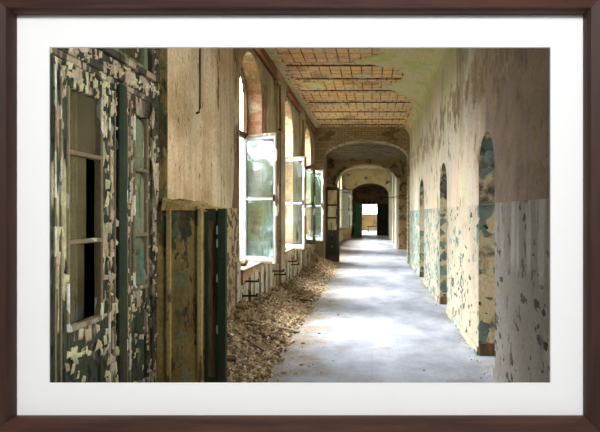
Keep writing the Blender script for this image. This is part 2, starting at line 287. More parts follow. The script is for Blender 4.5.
# ------------------------------------------------------------------ mesh helper
class MB:
    def __init__(s): s.bm = bmesh.new()
    def box(s, x0, x1, y0, y1, z0, z1, mi=0, bev=0.0):
        v = [s.bm.verts.new((x, y, z)) for z in (z0, z1) for y in (y0, y1) for x in (x0, x1)]
        fs = []
        for q in ((0, 2, 3, 1), (4, 5, 7, 6), (0, 1, 5, 4), (2, 6, 7, 3), (0, 4, 6, 2), (1, 3, 7, 5)):
            f = s.bm.faces.new([v[i] for i in q]); f.material_index = mi; fs.append(f)
        if bev: 
            es = list({e for f in fs for e in f.edges})
            bmesh.ops.bevel(s.bm, geom=es, offset=bev, segments=1, affect='EDGES', profile=0.5)
        return s
    def quad(s, pts, mi=0):
        f = s.bm.faces.new([s.bm.verts.new(p) for p in pts]); f.material_index = mi; return f
    def prism(s, poly, off, mi=0):
        """poly: list of 3-D points, off: extrusion vector"""
        a = [s.bm.verts.new(p) for p in poly]; o = Vector(off); b = [s.bm.verts.new(Vector(p) + o) for p in poly]
        n = len(a)
        s.bm.faces.new(a[::-1]).material_index = mi; s.bm.faces.new(b).material_index = mi
        for i in range(n): s.bm.faces.new((a[i], a[(i + 1) % n], b[(i + 1) % n], b[i])).material_index = mi
        return s
    def tube(s, pts, r, n=8, mi=0):
        P = [Vector(p) for p in pts]; rings = []
        for i, p in enumerate(P):
            d = (P[min(i + 1, len(P) - 1)] - P[max(i - 1, 0)]).normalized()
            u = d.cross(Vector((0, 0, 1)));  u = u.normalized() if u.length > 0.05 else Vector((1, 0, 0))
            w = d.cross(u).normalized()
            rr = r[i] if isinstance(r, (list, tuple)) else r
            rings.append([s.bm.verts.new(p + (u * math.cos(2 * PI * k / n) + w * math.sin(2 * PI * k / n)) * rr) for k in range(n)])
        for i in range(len(rings) - 1):
            for k in range(n):
                f = s.bm.faces.new((rings[i][k], rings[i][(k + 1) % n], rings[i + 1][(k + 1) % n], rings[i + 1][k])); f.material_index = mi; f.smooth = True
        s.bm.faces.new(rings[0]).material_index = mi; s.bm.faces.new(rings[-1][::-1]).material_index = mi
        return s
    def build(s, name, mats, parent=None, recalc=True):
        if recalc: bmesh.ops.recalc_face_normals(s.bm, faces=s.bm.faces)
        me = bpy.data.meshes.new(name); s.bm.to_mesh(me); s.bm.free()
        for m in (mats if isinstance(mats, (list, tuple)) else [mats]): me.materials.append(m)
        o = bpy.data.objects.new(name, me); C.objects.link(o)
        if parent: o.parent = parent
        return o

def tag(o, label=None, cat=None, group=None, kind=None):
    if label: o['label'] = label
    if cat: o['category'] = cat
    if group: o['group'] = group
    if kind: o['kind'] = kind
    return o
def struct(o, label=None): o['kind'] = 'structure'; return tag(o, label) if label else o
def empty(name, loc=(0, 0, 0), rz=0.0, parent=None):
    o = bpy.data.objects.new(name, None); o.empty_display_size = 0.1; C.objects.link(o); o.location = loc; o.rotation_euler.z = rz
    if parent: o.parent = parent
    return o

def wall(mb, run, u0, u1, w0, w1, z0, z1, opens=(), reveal=0, N=20):
    """Wall slab along y (run='y', thickness x w0..w1) or along x; openings (a, b, sill, spring, rise) with a round head."""
    def P(u, w, z): return (w, u, z) if run == 'y' else (u, w, z)
    def face(ua, ub, za0, za1, zb0, zb1):
        for w in (w0, w1): mb.quad([P(ua, w, za0), P(ub, w, zb0), P(ub, w, zb1), P(ua, w, za1)])
    cur = u0
    for (a, b, sill, spring, rise) in sorted(opens):
        face(cur, a, z0, z1, z0, z1)
        if sill > z0:
            face(a, b, z0, sill, z0, sill)
            mb.quad([P(a, w0, sill), P(b, w0, sill), P(b, w1, sill), P(a, w1, sill)], reveal)
        for u in (a, b): mb.quad([P(u, w0, sill), P(u, w1, sill), P(u, w1, spring), P(u, w0, spring)], reveal)
        c, hw = (a + b) / 2, (b - a) / 2
        ang = [PI - PI * i / N for i in range(N + 1)]
        pt = [(c + hw * math.cos(t), spring + rise * math.sin(t)) for t in ang]
        for (ua, za), (ub, zb) in zip(pt, pt[1:]):
            face(ua, ub, za, z1, zb, z1)
            mb.quad([P(ua, w0, za), P(ub, w0, zb), P(ub, w1, zb), P(ua, w1, za)], reveal)
        cur = b
    face(cur, u1, z0, z1, z0, z1)
    for u in (u0, u1): mb.quad([P(u, w0, z0), P(u, w1, z0), P(u, w1, z1), P(u, w0, z1)])
    if not opens:
        mb.quad([P(u0, w0, z1), P(u1, w0, z1), P(u1, w1, z1), P(u0, w1, z1)])
        mb.quad([P(u0, w0, z0), P(u1, w0, z0), P(u1, w1, z0), P(u0, w1, z0)])
    return mb

H = 4.08
XL, XR = -1.71, 1.13
# ------------------------------------------------------------------ floor and ceilings
struct(MB().box(-3.6, 3.8, 1.18, 47, -0.15, 0).build('floor', M['floor']))

def plaster_at(x, y):
    edge = [(1, -0.6), (7.2, 0.0), (7.7, 0.22), (7.95, -0.1), (8.15, -0.35), (8.35, -0.05), (8.5, 0.5), (9.2, 0.6), (9.45, 0.45), (9.9, 0.2), (10.1, 0.5), (10.6, 0.72), (11.0, 0.92), (12, 1.0), (15, 1.05)]
    for (a, e0), (b_, e1) in zip(edge, edge[1:]):
        if a <= y <= b_: e = e0 + (e1 - e0) * (y - a) / (b_ - a)
    n = mn.noise((x * 5, y * 7, 3.0)) * 0.14 + mn.noise((x * 16, y * 16, 1.0)) * 0.06
    m = x - e + n
    m = max(m, 0.13 - abs(math.hypot((x + 0.15) * 0.55, (y - 8.95) * 1.8)) + n)      # lichened island
    m = max(m, -1.56 - x + n * 1.3)                                                  # strip beside the steel
    m = max(m, 0.14 - math.hypot((x + 1.15) * 0.7, (y - 9.7) * 0.8) + n)
    return m
def cove(x):
    if x <= 0.83: return 0.0
    t = min(1.0, (x - 0.83) / 0.3); return -0.28 * (1 - math.sqrt(max(0.0, 1 - t * t)))
bm = bmesh.new(); lay = bm.verts.layers.float.new('plaster')
nx, ny = 84, 330; y0c, y1c = 1.2, 14.4; grid = []
for j in range(ny + 1):
    row = []
    for i in range(nx + 1):
        x = XL + (XR - XL) * i / nx; y = y0c + (y1c - y0c) * j / ny
        m = plaster_at(x, y); k = 1.0 if m > 0 else 0.0
        z = H + 0.035 * (1 - k) + cove(x) - (0.008 * mn.noise((x * 3, y * 3, 0)) if k else 0.012 * mn.noise((x * 9, y * 9, 5)))
        v = bm.verts.new((x, y, z)); v[lay] = k; row.append(v)
    grid.append(row)
for j in range(ny):
    for i in range(nx):
        bm.faces.new((grid[j][i], grid[j + 1][i], grid[j + 1][i + 1], grid[j][i + 1]))
me = bpy.data.meshes.new('ceiling'); bm.to_mesh(me); bm.free(); me.materials.append(M['ceiling'])
o = bpy.data.objects.new('ceiling', me); C.objects.link(o); struct(o)
struct(MB().box(-3.6, 3.8, 1.0, 6.15, H + 0.08, H + 0.3).box(-2.12, 3.8, 6.15, 47, H + 0.08, H + 0.3).build('ceiling', M['far_plaster']))
struct(MB().box(-1.9, 1.7, 14.9, 20.3, 3.9, 4.0).build('ceiling', M['plank_ceiling']))
mb = MB()
for k in range(9): mb.box(-1.9, 1.7, 15.2 + k * 0.6, 15.3 + k * 0.6, 3.8, 3.9)
struct(mb.build('trim_1', M['grey_wood']))
# steel ribs carrying the clay tiles
mb = MB()
for y in (7.5, 8.42, 9.26, 10.15, 11.2, 12.25, 13.2, 14.0):
    xr = 0.75 if y < 11 else 1.0
    mb.box(-1.5, xr, y - 0.009, y + 0.009, H + 0.016, H + 0.06)
struct(mb.build('trim_2', M['iron']))

# ------------------------------------------------------------------ left wall
W = [(6.22, 7.46), (9.15, 10.39), (12.15, 13.39)]
FW = [(20.9, 22.1), (23.4, 24.6), (25.9, 27.1)]
SILL = 0.74
mb = MB(); wall(mb, 'y', 4.02, 6.15, -2.0, XL, 1.57, H + 0.1)
mb.bm.faces.ensure_lookup_table()
struct(mb.build('wall_left', [M['upper_pier']]))
mb = MB()
wall(mb, 'y', 4.02, 6.15, -2.0, XL, 0, 1.57)
struct(mb.build('wall_left', [M['left_plaster']]))
# half-height pier standing out from the wall
mb = MB(); mb.box(-1.80, -1.405, 3.97, 4.55, 0, 1.55, bev=0.012)
struct(mb.build('wall_left', M['ochre_pier']))
mb = MB(); mb.box(-1.445, -1.40, 3.955, 3.975, 0, 1.545, bev=0.006); mb.box(-1.70, -1.66, 3.955, 3.975, 0, 1.56, bev=0.006)
struct(mb.build('trim_10', M['ochre_edge']))
mb = MB(); mb.box(-2.0, XL, 4.006, 4.02, 1.58, H, bev=0.0)
struct(mb.build('wall_left', M['ochre_pier']))
mb = MB(); wall(mb, 'y', 6.15, 14.4, -2.0, XL, 0, H + 0.1, [(a, b, SILL, 3.16, 0.62) for a, b in W], reveal=1)
struct(mb.build('wall_left', [M['window_wall'], M['jamb_brick']]))
# crumbling plaster ledge on top of the half-height pier
bm = bmesh.new(); Rr = random.Random(3); rows = []
for j in range(25):
    x = XL - 0.02 + 0.36 * j / 24; row = []
    for i in range(25):
        y = 3.93 + 0.66 * i / 24
        u = (x - XL) / 0.34; top = 1.545 + 0.085 * (max(0, 1 - u) ** 1.2) + 0.03 * mn.noise((x * 14, y * 14, 2)) + 0.012 * mn.noise((x * 40, y * 40, 3))
        ed = min(i, 24 - i, 24 - j); 
        if ed == 0: top = 1.53
        elif ed == 1: top -= 0.02
        row.append(bm.verts.new((x + 0.01 * mn.noise((x * 20, y * 20, 7)), y + (0.012 * mn.noise((x * 25, 3, 7)) if i == 0 else 0), top)))
    rows.append(row)
for a, b in zip(rows, rows[1:]):
    for k in range(24): bm.faces.new((a[k], a[k + 1], b[k + 1], b[k]))
mb = MB(); mb.bm.free(); mb.bm = bm
struct(mb.build('trim_3', M['ochre_edge']))
# broken plaster strips left standing on the parapets below the windows
mb = MB(); Rq = random.Random(8)
for a, b in W:
    for (y, wd_, z1_) in ((a - 0.22, 0.16, 0.9), (a + 0.42, 0.14, 0.66), (a + 0.62, 0.2, 0.70), (a + 1.05, 0.16, 0.72), (b + 0.12, 0.14, 1.0), (b + 0.45, 0.2, 1.25)):
        pts = []
        for i in range(8): pts.append((XL - 0.01, y + Rq.uniform(-0.015, 0.015), z1_ * i / 7))
        for i in range(7, -1, -1): pts.append((XL - 0.01, y + wd_ + Rq.uniform(-0.02, 0.02), z1_ * i / 7 * 0.97))
        mb.prism(pts, (0.035 + Rq.uniform(0, 0.02), 0, 0))
struct(mb.build('trim_11', M['chalk']))
mb = MB()
for a, b in W:
    pts = [(XL + 0.001, a + 0.02, 0.78)] + [(XL + 0.001, a + 0.02 + (b - a - 0.04) * i / 12, 0.60 + Rq.uniform(-0.05, 0.06)) for i in range(13)] + [(XL + 0.001, b - 0.02, 0.78)]
    mb.prism(pts, (0.03, 0, 0))
struct(mb.build('trim_12', M['jamb_brick']))
# rusted steel edge beam
mb = MB()
for a, b in ((1.3, 8.5), (9.35, 11.15), (12.1, 14.38)):
    mb.box(XL - 0.02, XL + 0.03, a, b, 3.86, 4.09); mb.box(XL - 0.02, XL + 0.09, a, b, 3.86, 3.875)
struct(mb.build('trim_4', M['rust']))
# pilaster heads between the beams
mb = MB()
for a, b in ((8.5, 9.35), (11.15, 12.1)):
    mb.box(XL - 0.02, XL + 0.05, a, b, 3.78, 4.09, bev=0.015); mb.box(XL - 0.02, XL + 0.03, a + 0.05, b - 0.05, 0.2, 3.8, bev=0.01)
struct(mb.build('trim_5', M['window_wall']))
# wall beyond the second arch and the crossing
mb = MB(); wall(mb, 'y', 20.4, 34, -2.0, XL, 0, H + 0.1, [(a, b, SILL, 3.16, 0.62) for a, b in FW], reveal=0)
struct(mb.build('wall_left', [M['far_plaster']]))
mb = MB(); wall(mb, 'y', 14.4, 20.3, -2.1, -1.9, 0, H, [(15.8, 17.6, 1.0, 3.0, 0.0001)]); struct(mb.build('wall_left', M['dark_plaster']))  # unseen window opening added to brighten the crossing
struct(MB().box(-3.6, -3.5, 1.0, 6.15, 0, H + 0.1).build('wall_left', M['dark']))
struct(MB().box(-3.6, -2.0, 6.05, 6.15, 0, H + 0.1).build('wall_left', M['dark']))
struct(MB().box(-2.22, -2.16, 2.6, 3.52, 0, 3.3).build('wall_left', M['room_ochre']))
# above and before the glazed door
struct(MB().box(-2.0, -1.86, 1.18, 2.0, 0, H + 0.1).build('wall_left', M['ochre_pier']))
struct(MB().box(-2.0, -1.86, 2.0, 4.02, 3.3, H + 0.1).build('wall_left', M['ochre_pier']))

# ------------------------------------------------------------------ right wall
D = [(4.42, 5.09), (7.24, 7.98), (10.45, 11.4)]
mb = MB(); wall(mb, 'y', 1.18, 14.4, XR, 1.62, 0, 1.6, [(1.95, 3.0, 1.1, 1.6, 0.0001)] + [(a, b, 0, 1.6, 0.0001) for a, b in D], reveal=1, N=2)  # first opening: unseen near window added for fill light
struct(mb.build('wall_right', [M['right_dado'], M['jamb_paint']]))
mb = MB(); wall(mb, 'y', 1.18, 14.4, XR, 1.62, 1.6, H + 0.1, [(1.95, 3.0, 1.6, 2.8, 0.4)] + [(a, b, 1.6, 1.92, 0.39) for a, b in D], reveal=1)  # first opening: upper part of the added near window
struct(mb.build('wall_right', [M['right_wall'], M['jamb_paint']]))
mb = MB(); wall(mb, 'y', 20.4, 34, XR, 1.62, 0, H + 0.1, [(a, a + 0.8, 0, 1.92, 0.39) for a in (22.0, 25.5)])
struct(mb.build('wall_right', [M['far_plaster']]))
mb = MB(); mb.box(XR - 0.07, XR + 0.01, 20.8, 21.3, 0, 3.7); mb.box(XR - 0.07, XR + 0.01, 24.0, 24.5, 0, 3.7); mb.box(XR - 0.07, XR + 0.01, 27.4, 27.9, 0, 3.7)
struct(mb.build('trim_6', M['white_paint']))
struct(MB().box(1.62, 1.75, 14.4, 20.3, 0, H).build('wall_right', M['dark_plaster']))
RW = [(3.9, 5.3), (7.2, 8.6), (10.8, 12.2)]  # unseen right-room windows added to brighten door jambs and left wall
mb = MB(); wall(mb, 'y', 3.3, 47, 3.7, 3.8, 0, H + 0.1, [(a, b, 0.9, 2.6, 0.0001) for a, b in RW]); struct(mb.build('wall_right', M['far_plaster']))
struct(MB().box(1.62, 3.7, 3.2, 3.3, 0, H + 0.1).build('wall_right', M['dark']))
for a, b in D:      # brown threshold boards at the far jambs
    struct(MB().box(XR + 0.005, 1.62, b - 0.02, b, 0, 0.13).build('trim_7', M['brown_wood']))
mb = MB()
ys = [1.18] + [v for p in D for v in p] + [14.4]
for a, b in zip(ys[::2], ys[1::2]): mb.box(XR - 0.018, XR + 0.002, a, b, 0, 0.09, bev=0.004)
struct(mb.build('baseboard_right', M['right_dado']))

# ------------------------------------------------------------------ cross walls with arches
def crosswall(y0, y1, xa, xb, a, b, spring, rise, mat, z1=H + 0.1, name='wall_back'):
    mb = MB(); wall(mb, 'x', xa, xb, y0, y1, 0, z1, [(a, b, 0, spring, rise)], N=28)
    return struct(mb.build(name, mat))
crosswall(14.4, 14.85, -2.1, 1.75, -1.44, 1.08, 3.20, 0.50, M['arch_brick'])
crosswall(20.3, 20.7, -2.1, 3.75, -1.48, 1.12, 2.76, 0.80, M['dark_plaster'])
crosswall(28.8, 29.2, -2.1, 3.75, -1.26, 1.02, 2.64, 0.72, M['far_plaster'])
crosswall(34.0, 34.2, -2.1, 3.75, -0.78, 0.34, 2.17, 0.0001, M['dark_plaster'])
# brick voussoirs around the first arch
mb = MB(); cx, hw, sp, ri = -0.18, 1.26, 3.20, 0.50; NV = 44
for i in range(NV):
    t0, t1 = PI * (i + 0.07) / NV, PI * (i + 0.93) / NV
    def pt(t, k): return (cx + (hw + k) * math.cos(t), 14.4, sp + (ri + k * 0.85) * math.sin(t))
    for (ka, kb) in ((0.0, 0.115), (0.125, 0.24)):
        mb.prism([pt(t0, ka), pt(t1, ka), pt(t1, kb), pt(t0, kb)], (0, -0.03 - 0.012 * R.random(), 0))
struct(mb.build('trim_8', M['arch_brick']))
# plaster hood on the second arch
mb = MB(); cx, hw, sp, ri = -0.17, 1.31, 2.76, 0.80
for i in range(30):
    t0, t1 = PI * i / 30, PI * (i + 1) / 30
    def pt(t, k): return (cx + (hw + k) * math.cos(t), 20.3, sp + (ri + k) * math.sin(t))
    mb.prism([pt(t0, 0), pt(t1, 0), pt(t1, 0.07), pt(t0, 0.07)], (0, -0.04, 0))
struct(mb.build('trim_9', M['far_plaster']))
# vault behind the third arch
mb = MB(); 
for i in range(20):
    t0, t1 = PI * i / 20, PI * (i + 1) / 20
    p = [(-0.1 + 1.5 * math.cos(t), 2.5 + 1.0 * math.sin(t)) for t in (t0, t1)]
    mb.quad([(p[0][0], 29.2, p[0][1]), (p[1][0], 29.2, p[1][1]), (p[1][0], 34, p[1][1]), (p[0][0], 34, p[0][1])])
struct(mb.build('ceiling', M['dark_plaster']))
# end room
EW = (-0.95, 0.55, 1.25, 2.9)
mb = MB(); wall(mb, 'x', -2.1, 3.75, 45.0, 45.3, 0, H + 0.1, [(EW[0], EW[1], 1.45, 2.9, 0.0001)])
struct(mb.build('wall_back', M['end_ochre']))
mb = MB(); wall(mb, 'y', 34.2, 45, -2.1, -1.9, 0, H + 0.1, [(36.5, 38.5, 0.9, 2.8, 0.0001), (40.5, 42.5, 0.9, 2.8, 0.0001)])
struct(mb.build('wall_left', M['end_ochre']))
we = struct(empty('window_9', (-0.2, 45.05, 1.45)))
mb = MB()
for x in (-0.73, -0.02, 0.0 + 0.70): mb.box(x - 0.06, x + 0.06, -0.03, 0.03, 0, 1.45)
for z in (0.03, 0.75, 1.42): mb.box(-0.75, 0.75, -0.03, 0.03, z - 0.03, z + 0.03)
mb.build('window_frame', M['white_paint'], we)

# ------------------------------------------------------------------ windows with open casements
def window(idx, a, b):
    w = struct(empty('window_%d' % idx, (-1.96, (a + b) / 2, SILL)))
    hw = (b - a) / 2
    mb = MB()
    for y in (-hw + 0.03, hw - 0.03): mb.box(-0.03, 0.03, y - 0.03, y + 0.03, 0, 3.16 - SILL)
    mb.box(-0.03, 0.03, -hw, hw, 1.92, 2.0); mb.box(-0.03, 0.03, -hw, hw, 0, 0.05)
    for i in range(16):
        t0, t1 = PI * i / 16, PI * (i + 1) / 16
        q = [(0, (hw - k) * math.cos(t), 2.42 + (0.62 - k) * math.sin(t)) for t, k in ((t0, 0), (t1, 0), (t1, 0.05), (t0, 0.05))]
        mb.prism([(x - 0.025, y, z) for x, y, z in q], (0.05, 0, 0))
    mb.build('window_frame', M['brown_wood'], w)
    mb = MB(); mb.box(0.03, 0.30, -hw + 0.01, hw - 0.01, 0.0, 0.035, bev=0.006)
    mb.build('window_sill', M['grey_wood'], w)
    return w
CW, CH = 0.62, 1.88
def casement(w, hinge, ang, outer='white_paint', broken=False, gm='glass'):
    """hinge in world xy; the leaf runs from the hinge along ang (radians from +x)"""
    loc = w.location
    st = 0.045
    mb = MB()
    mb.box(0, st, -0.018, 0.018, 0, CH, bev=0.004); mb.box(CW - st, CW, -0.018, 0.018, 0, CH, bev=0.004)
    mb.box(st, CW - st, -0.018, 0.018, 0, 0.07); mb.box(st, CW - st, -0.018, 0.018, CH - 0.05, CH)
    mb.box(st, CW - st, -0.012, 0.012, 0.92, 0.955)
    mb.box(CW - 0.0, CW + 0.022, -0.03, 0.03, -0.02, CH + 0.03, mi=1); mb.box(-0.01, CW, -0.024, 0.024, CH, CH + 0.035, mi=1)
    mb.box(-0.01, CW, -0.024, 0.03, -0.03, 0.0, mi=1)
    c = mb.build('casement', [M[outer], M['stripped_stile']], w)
    c.location = (hinge[0] - loc[0], hinge[1] - loc[1], 0.05); c.rotation_euler.z = ang
    mb = MB(); mb.box(st, CW - st, -0.002, 0.002, 0.955, CH - 0.05); mb.build('pane', M[gm], c)
    if broken:
        mb = MB(); mb.prism([(st, -0.002, 0.07), (CW - st, -0.002, 0.07), (CW - st, -0.002, 0.8), (CW * 0.62, -0.002, 0.52), (CW * 0.35, -0.002, 0.40), (st, -0.002, 0.14)], (0, 0.004, 0)); mb.build('pane', M['glass2'], c)
        mb = MB(); mb.box(st, CW - st, 0.004, 0.007, 0.07, 0.92); mb.build('pane', M['glass'], c)
    else:
        mb = MB(); mb.box(st, CW - st, -0.002, 0.002, 0.07, 0.92); mb.build('pane', M[gm], c)
    mb = MB(); mb.box(CW - 0.035, CW - 0.015, -0.05, -0.018, 0.9, 1.0, bev=0.004); mb.build('handle', M['iron'], c)
    return c
M['glass2'] = glassmat('dust_caked_glass', 0.05, (0.04, 0.09), (160, 180, 190))
w1, w2, w3 = [window(i + 1, *W[i]) for i in range(3)]
def ang_to(h, e): return math.atan2(e[1] - h[1], e[0] - h[0])
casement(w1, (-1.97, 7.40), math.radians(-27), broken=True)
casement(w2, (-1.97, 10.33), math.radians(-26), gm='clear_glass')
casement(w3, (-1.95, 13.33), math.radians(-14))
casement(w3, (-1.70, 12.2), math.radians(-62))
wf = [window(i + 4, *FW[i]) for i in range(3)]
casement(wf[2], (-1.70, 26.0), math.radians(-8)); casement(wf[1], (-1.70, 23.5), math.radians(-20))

# ------------------------------------------------------------------ peeling glazed door on the left
dr = struct(empty('door_1', (-1.83, 3.4, 0)))
def dbox(mb, y0, y1, z0, z1, x0=-1.86, x1=-1.80, mi=0, bev=0.006):
    return mb.box(x0 + 1.83, x1 + 1.83, y0 - 3.4, y1 - 3.4, z0, z1, mi, bev)
mb = MB(); dbox(mb, 3.90, 4.015, 0, 3.3, -1.90, -1.78); dbox(mb, 1.95, 2.02, 0, 3.3, -1.90, -1.78)
dbox(mb, 2.02, 3.9, 2.44, 2.56, -1.88, -1.77); dbox(mb, 2.02, 3.9, 2.56, 2.61, -1.88, -1.73); dbox(mb, 2.02, 3.9, 2.40, 2.45, -1.88, -1.79)
dbox(mb, 2.02, 3.9, 3.22, 3.3, -1.88, -1.79)
mb.build('door_frame', M['door_mixed'], dr)
mb = MB()
for a, b in ((2.05, 2.95), (3.0, 3.88)):
    for y in (a, b - 0.06): dbox(mb, y, y + 0.06, 2.62, 3.22, -1.86, -1.81)
    dbox(mb, a + 0.06, b - 0.06, 2.62, 2.68, -1.86, -1.81); dbox(mb, (a + b) / 2 - 0.015, (a + b) / 2 + 0.015, 2.68, 3.22, -1.85, -1.82)
mb.build('transom_light', M['door_olive'], dr)
mb = MB(); dbox(mb, 2.1, 3.85, 2.66, 3.22, -1.842, -1.838, bev=0); mb.build('pane', M['door_glass'], dr)

def flakes(n, zone, mats, size, seed, parent, name='paint_flakes', off=(0, 0, 0)):
    """curling chips of paint standing off the x-facing surface; zone = list of (y0,y1,z0,z1,x,weight)"""
    rr = random.Random(seed); mb = MB()
    tot = [z for z in zone for _ in range(z[5])]
    for _ in range(n):
        y0, y1, z0, z1, x, _w = rr.choice(tot)
        y, z = rr.uniform(y0, y1), rr.uniform(z0, z1)
        w, h = rr.uniform(0.25, 0.8) * size, rr.uniform(0.5, 2.0) * size; a = rr.uniform(-0.45, 0.45); cu = rr.uniform(0.1, 0.6)
        mi = rr.choices(range(len(mats)), [3, 2, 1.6][:len(mats)])[0]
        vs = []
        # an irregular triangle or quadrilateral, bent away from the surface on one side
        corners = [(-w / 2, -h / 2), (w / 2 * rr.uniform(0.2, 1), -h / 2 * rr.uniform(0.3, 1)), (w / 2, h / 2 * rr.uniform(0.2, 1)), (-w / 2 * rr.uniform(0, 1), h / 2)]
        N = 3
        for j in range(N + 1):
            row = []
            for i in range(N + 1):
                u, v = i / N, j / N
                p = [corners[0][k] * (1 - u) * (1 - v) + corners[1][k] * u * (1 - v) + corners[2][k] * u * v + corners[3][k] * (1 - u) * v for k in (0, 1)]
                lift = cu * size * (u ** 2) * 0.6 + 0.002
                yy, zz = p[0] * math.cos(a) - p[1] * math.sin(a), p[0] * math.sin(a) + p[1] * math.cos(a)
                row.append(mb.bm.verts.new((x + lift + off[0], y + yy + off[1], z + zz + off[2])))
            vs.append(row)
        for j in range(N):
            for i in range(N):
                f = mb.bm.faces.new((vs[j][i], vs[j][i + 1], vs[j + 1][i + 1], vs[j + 1][i])); f.material_index = mi; f.smooth = True
    o = mb.build(name, mats, parent, recalc=False)
    md = o.modifiers.new('s', 'SOLIDIFY'); md.thickness = 0.0012
    o['kind'] = 'stuff'; return o

def leaf(ya, yb, y1, y2, zb, ztop, matst, bars, lower):
    """door leaf from ya to yb, glass from y1 to y2; local frame = door empty"""
    mb = MB()
    dbox(mb, ya, y1, 0.02, ztop, -1.85, -1.80); dbox(mb, y2, yb, 0.02, ztop, -1.85, -1.80)
    dbox(mb, y1, y2, zb - 0.14, zb, -1.85, -1.80); dbox(mb, y1, y2, ztop - 0.14, ztop, -1.85, -1.80); dbox(mb, y1, y2, 0.02, 0.2, -1.85, -1.80)
    lf = mb.build('door_leaf', matst, dr)
    mb = MB()
    for z in bars: dbox(mb, y1, y2, z - 0.014, z + 0.014, -1.85, -1.79)
    for y in (y1, y2): dbox(mb, y - 0.012, y + 0.012, zb, ztop - 0.14, -1.84, -1.79)
    dbox(mb, y1, y2, zb - 0.005, zb + 0.03, -1.84, -1.785)
    for y in (ya + 0.02, (ya + y1) / 2, (y2 + yb) / 2, yb - 0.03): dbox(mb, y - 0.007, y + 0.007, 0.25, ztop - 0.05, -1.81, -1.79, bev=0.003)
    mb.build('glazing_bar', M['stripped_stile'], lf)
    mb = MB(); dbox(mb, y1, y2, 0.2, zb - 0.14, -1.84, -1.82)
    dbox(mb, y1 + 0.05, y2 - 0.05, 0.26, zb - 0.2, -1.83, -1.805, bev=0.012)
    mb.build('door_panel', lower, lf)
    return lf
la = leaf(2.70, 3.38, 2.84, 3.19, 0.80, 2.40, M['door_cream'], (1.87, 1.33), M['door_dark'])
zs = [(0.83, 1.316), (1.344, 1.856), (1.884, 2.26)]
for (z0, z1), (ya, yb) in zip(zs, ((2.84, 3.05), (2.84, 3.07), (2.84, 3.19))):
    mb = MB(); dbox(mb, ya, yb, z0, z1, -1.832, -1.828, bev=0); mb.build('pane', M['door_glass'], la)
lb = leaf(3.50, 3.90, 3.63, 3.84, 0.92, 2.40, M['door_mixed'], (1.84, 1.34), M['dark_green'])
# round-headed olive boards filling the upper two lights of the narrow leaf
for (z0, z1, m_) in ((1.35, 1.82, 'door_olive'), (1.86, 2.24, 'door_olive'), (0.95, 1.32, 'teal_pane')):  # the teal one is a pane built as an opaque board
    poly = [(0.0, 3.645 - 3.4, z0), (0.0, 3.825 - 3.4, z0)]
    for k in range(9):
        t = PI * k / 8; poly.append((0.0, 3.735 - 3.4 + 0.09 * math.cos(t), z1 - 0.09 + 0.09 * math.sin(t)))
    mb = MB(); mb.prism(poly, (0.012, 0, 0)); mb.build('door_panel', M[m_], lb)
lc = leaf(2.03, 2.69, 2.17, 2.55, 0.80, 2.40, M['door_cream'], (1.87, 1.33), M['door_dark'])
mb = MB(); dbox(mb, 3.385, 3.475, 0.1, 2.43, -1.81, -1.765, bev=0.015); ast = mb.build('astragal', M['dark_green'], dr)
ast['label'] = 'dark green cover strip between the two door leaves'
OF = (1.83, -3.4, 0)
flakes(120, [(3.2, 3.38, 0.3, 2.4, -1.80, 6), (2.72, 2.84, 0.3, 2.4, -1.80, 1), (2.84, 3.19, 0.6, 0.78, -1.80, 1)], [M['flake_cream'], M['flake_dark'], M['flake_pink']], 0.055, 11, dr, off=OF)
flakes(90, [(2.75, 3.38, 2.26, 2.42, -1.80, 2), (2.7, 3.38, 0.1, 0.75, -1.80, 2)], [M['flake_dark'], M['flake_cream'], M['flake_pink']], 0.045, 12, dr, off=OF)
flakes(300, [(3.5, 3.64, 0.1, 2.4, -1.80, 4), (3.84, 3.90, 0.1, 2.4, -1.80, 2), (3.9, 4.01, 0.1, 3.2, -1.78, 3), (3.5, 3.9, 0.1, 0.9, -1.80, 2)], [M['flake_dark'], M['flake_pink'], M['flake_cream']], 0.034, 13, dr, off=OF)
flakes(220, [(2.3, 3.9, 2.45, 2.56, -1.77, 3), (2.3, 3.9, 2.62, 3.2, -1.81, 1)], [M['flake_pink'], M['flake_dark'], M['flake_cream']], 0.04, 14, dr, off=OF)

# low green door leaf standing out from the half-height pier
t = struct(empty('door_2', (-1.40, 4.03, 0)))
mb = MB()
mb.box(0.11, 0.178, -0.022, 0.022, 0.01, 1.545, bev=0.004); mb.box(0.085, 0.11, -0.012, 0.016, 0.01, 1.53); mb.box(0.0, 0.03, -0.02, 0.02, 0.01, 1.545, bev=0.003)
mb.box(0.03, 0.085, -0.02, 0.02, 1.45, 1.545); mb.box(0.03, 0.085, -0.02, 0.02, 0.01, 0.14)
dl = mb.build('door_leaf', M['dark_green'], t)
mb = MB(); mb.box(0.03, 0.085, 0.0, 0.012, 0.14, 1.45); mb.build('door_panel', M['brown_wood'], dl)
mb = MB()
for z in (0.5, 0.93, 1.22, 1.33): mb.box(0.098, 0.112, -0.026, -0.012, z, z + 0.07, bev=0.003)
mb.build('pale_mark', M['white_paint'], dl)  # small pale raised marks on the leaf

# black panelled door standing open at the first arch
t = struct(empty('door_3', (-1.46, 15.0, 0), 0.0))
mb = MB()
mb.box(0, 0.08, -0.02, 0.02, 0.01, 2.34); mb.box(0.36, 0.44, -0.02, 0.02, 0.01, 2.34)
for z0, z1 in ((0.01, 0.2), (0.85, 1.0), (1.35, 1.41), (1.75, 1.81), (2.24, 2.34)): mb.box(0.08, 0.36, -0.02, 0.02, z0, z1)
dl = mb.build('door_leaf', M['iron'], t)
mb = MB(); mb.box(0.08, 0.36, -0.008, 0.008, 1.0, 2.24); mb.build('upper_panel', M['room_ochre'], dl)
mb = MB(); mb.box(0.08, 0.36, -0.008, 0.008, 0.2, 0.85, bev=0.004); mb.build('lower_panel', M['door_dark'], dl)
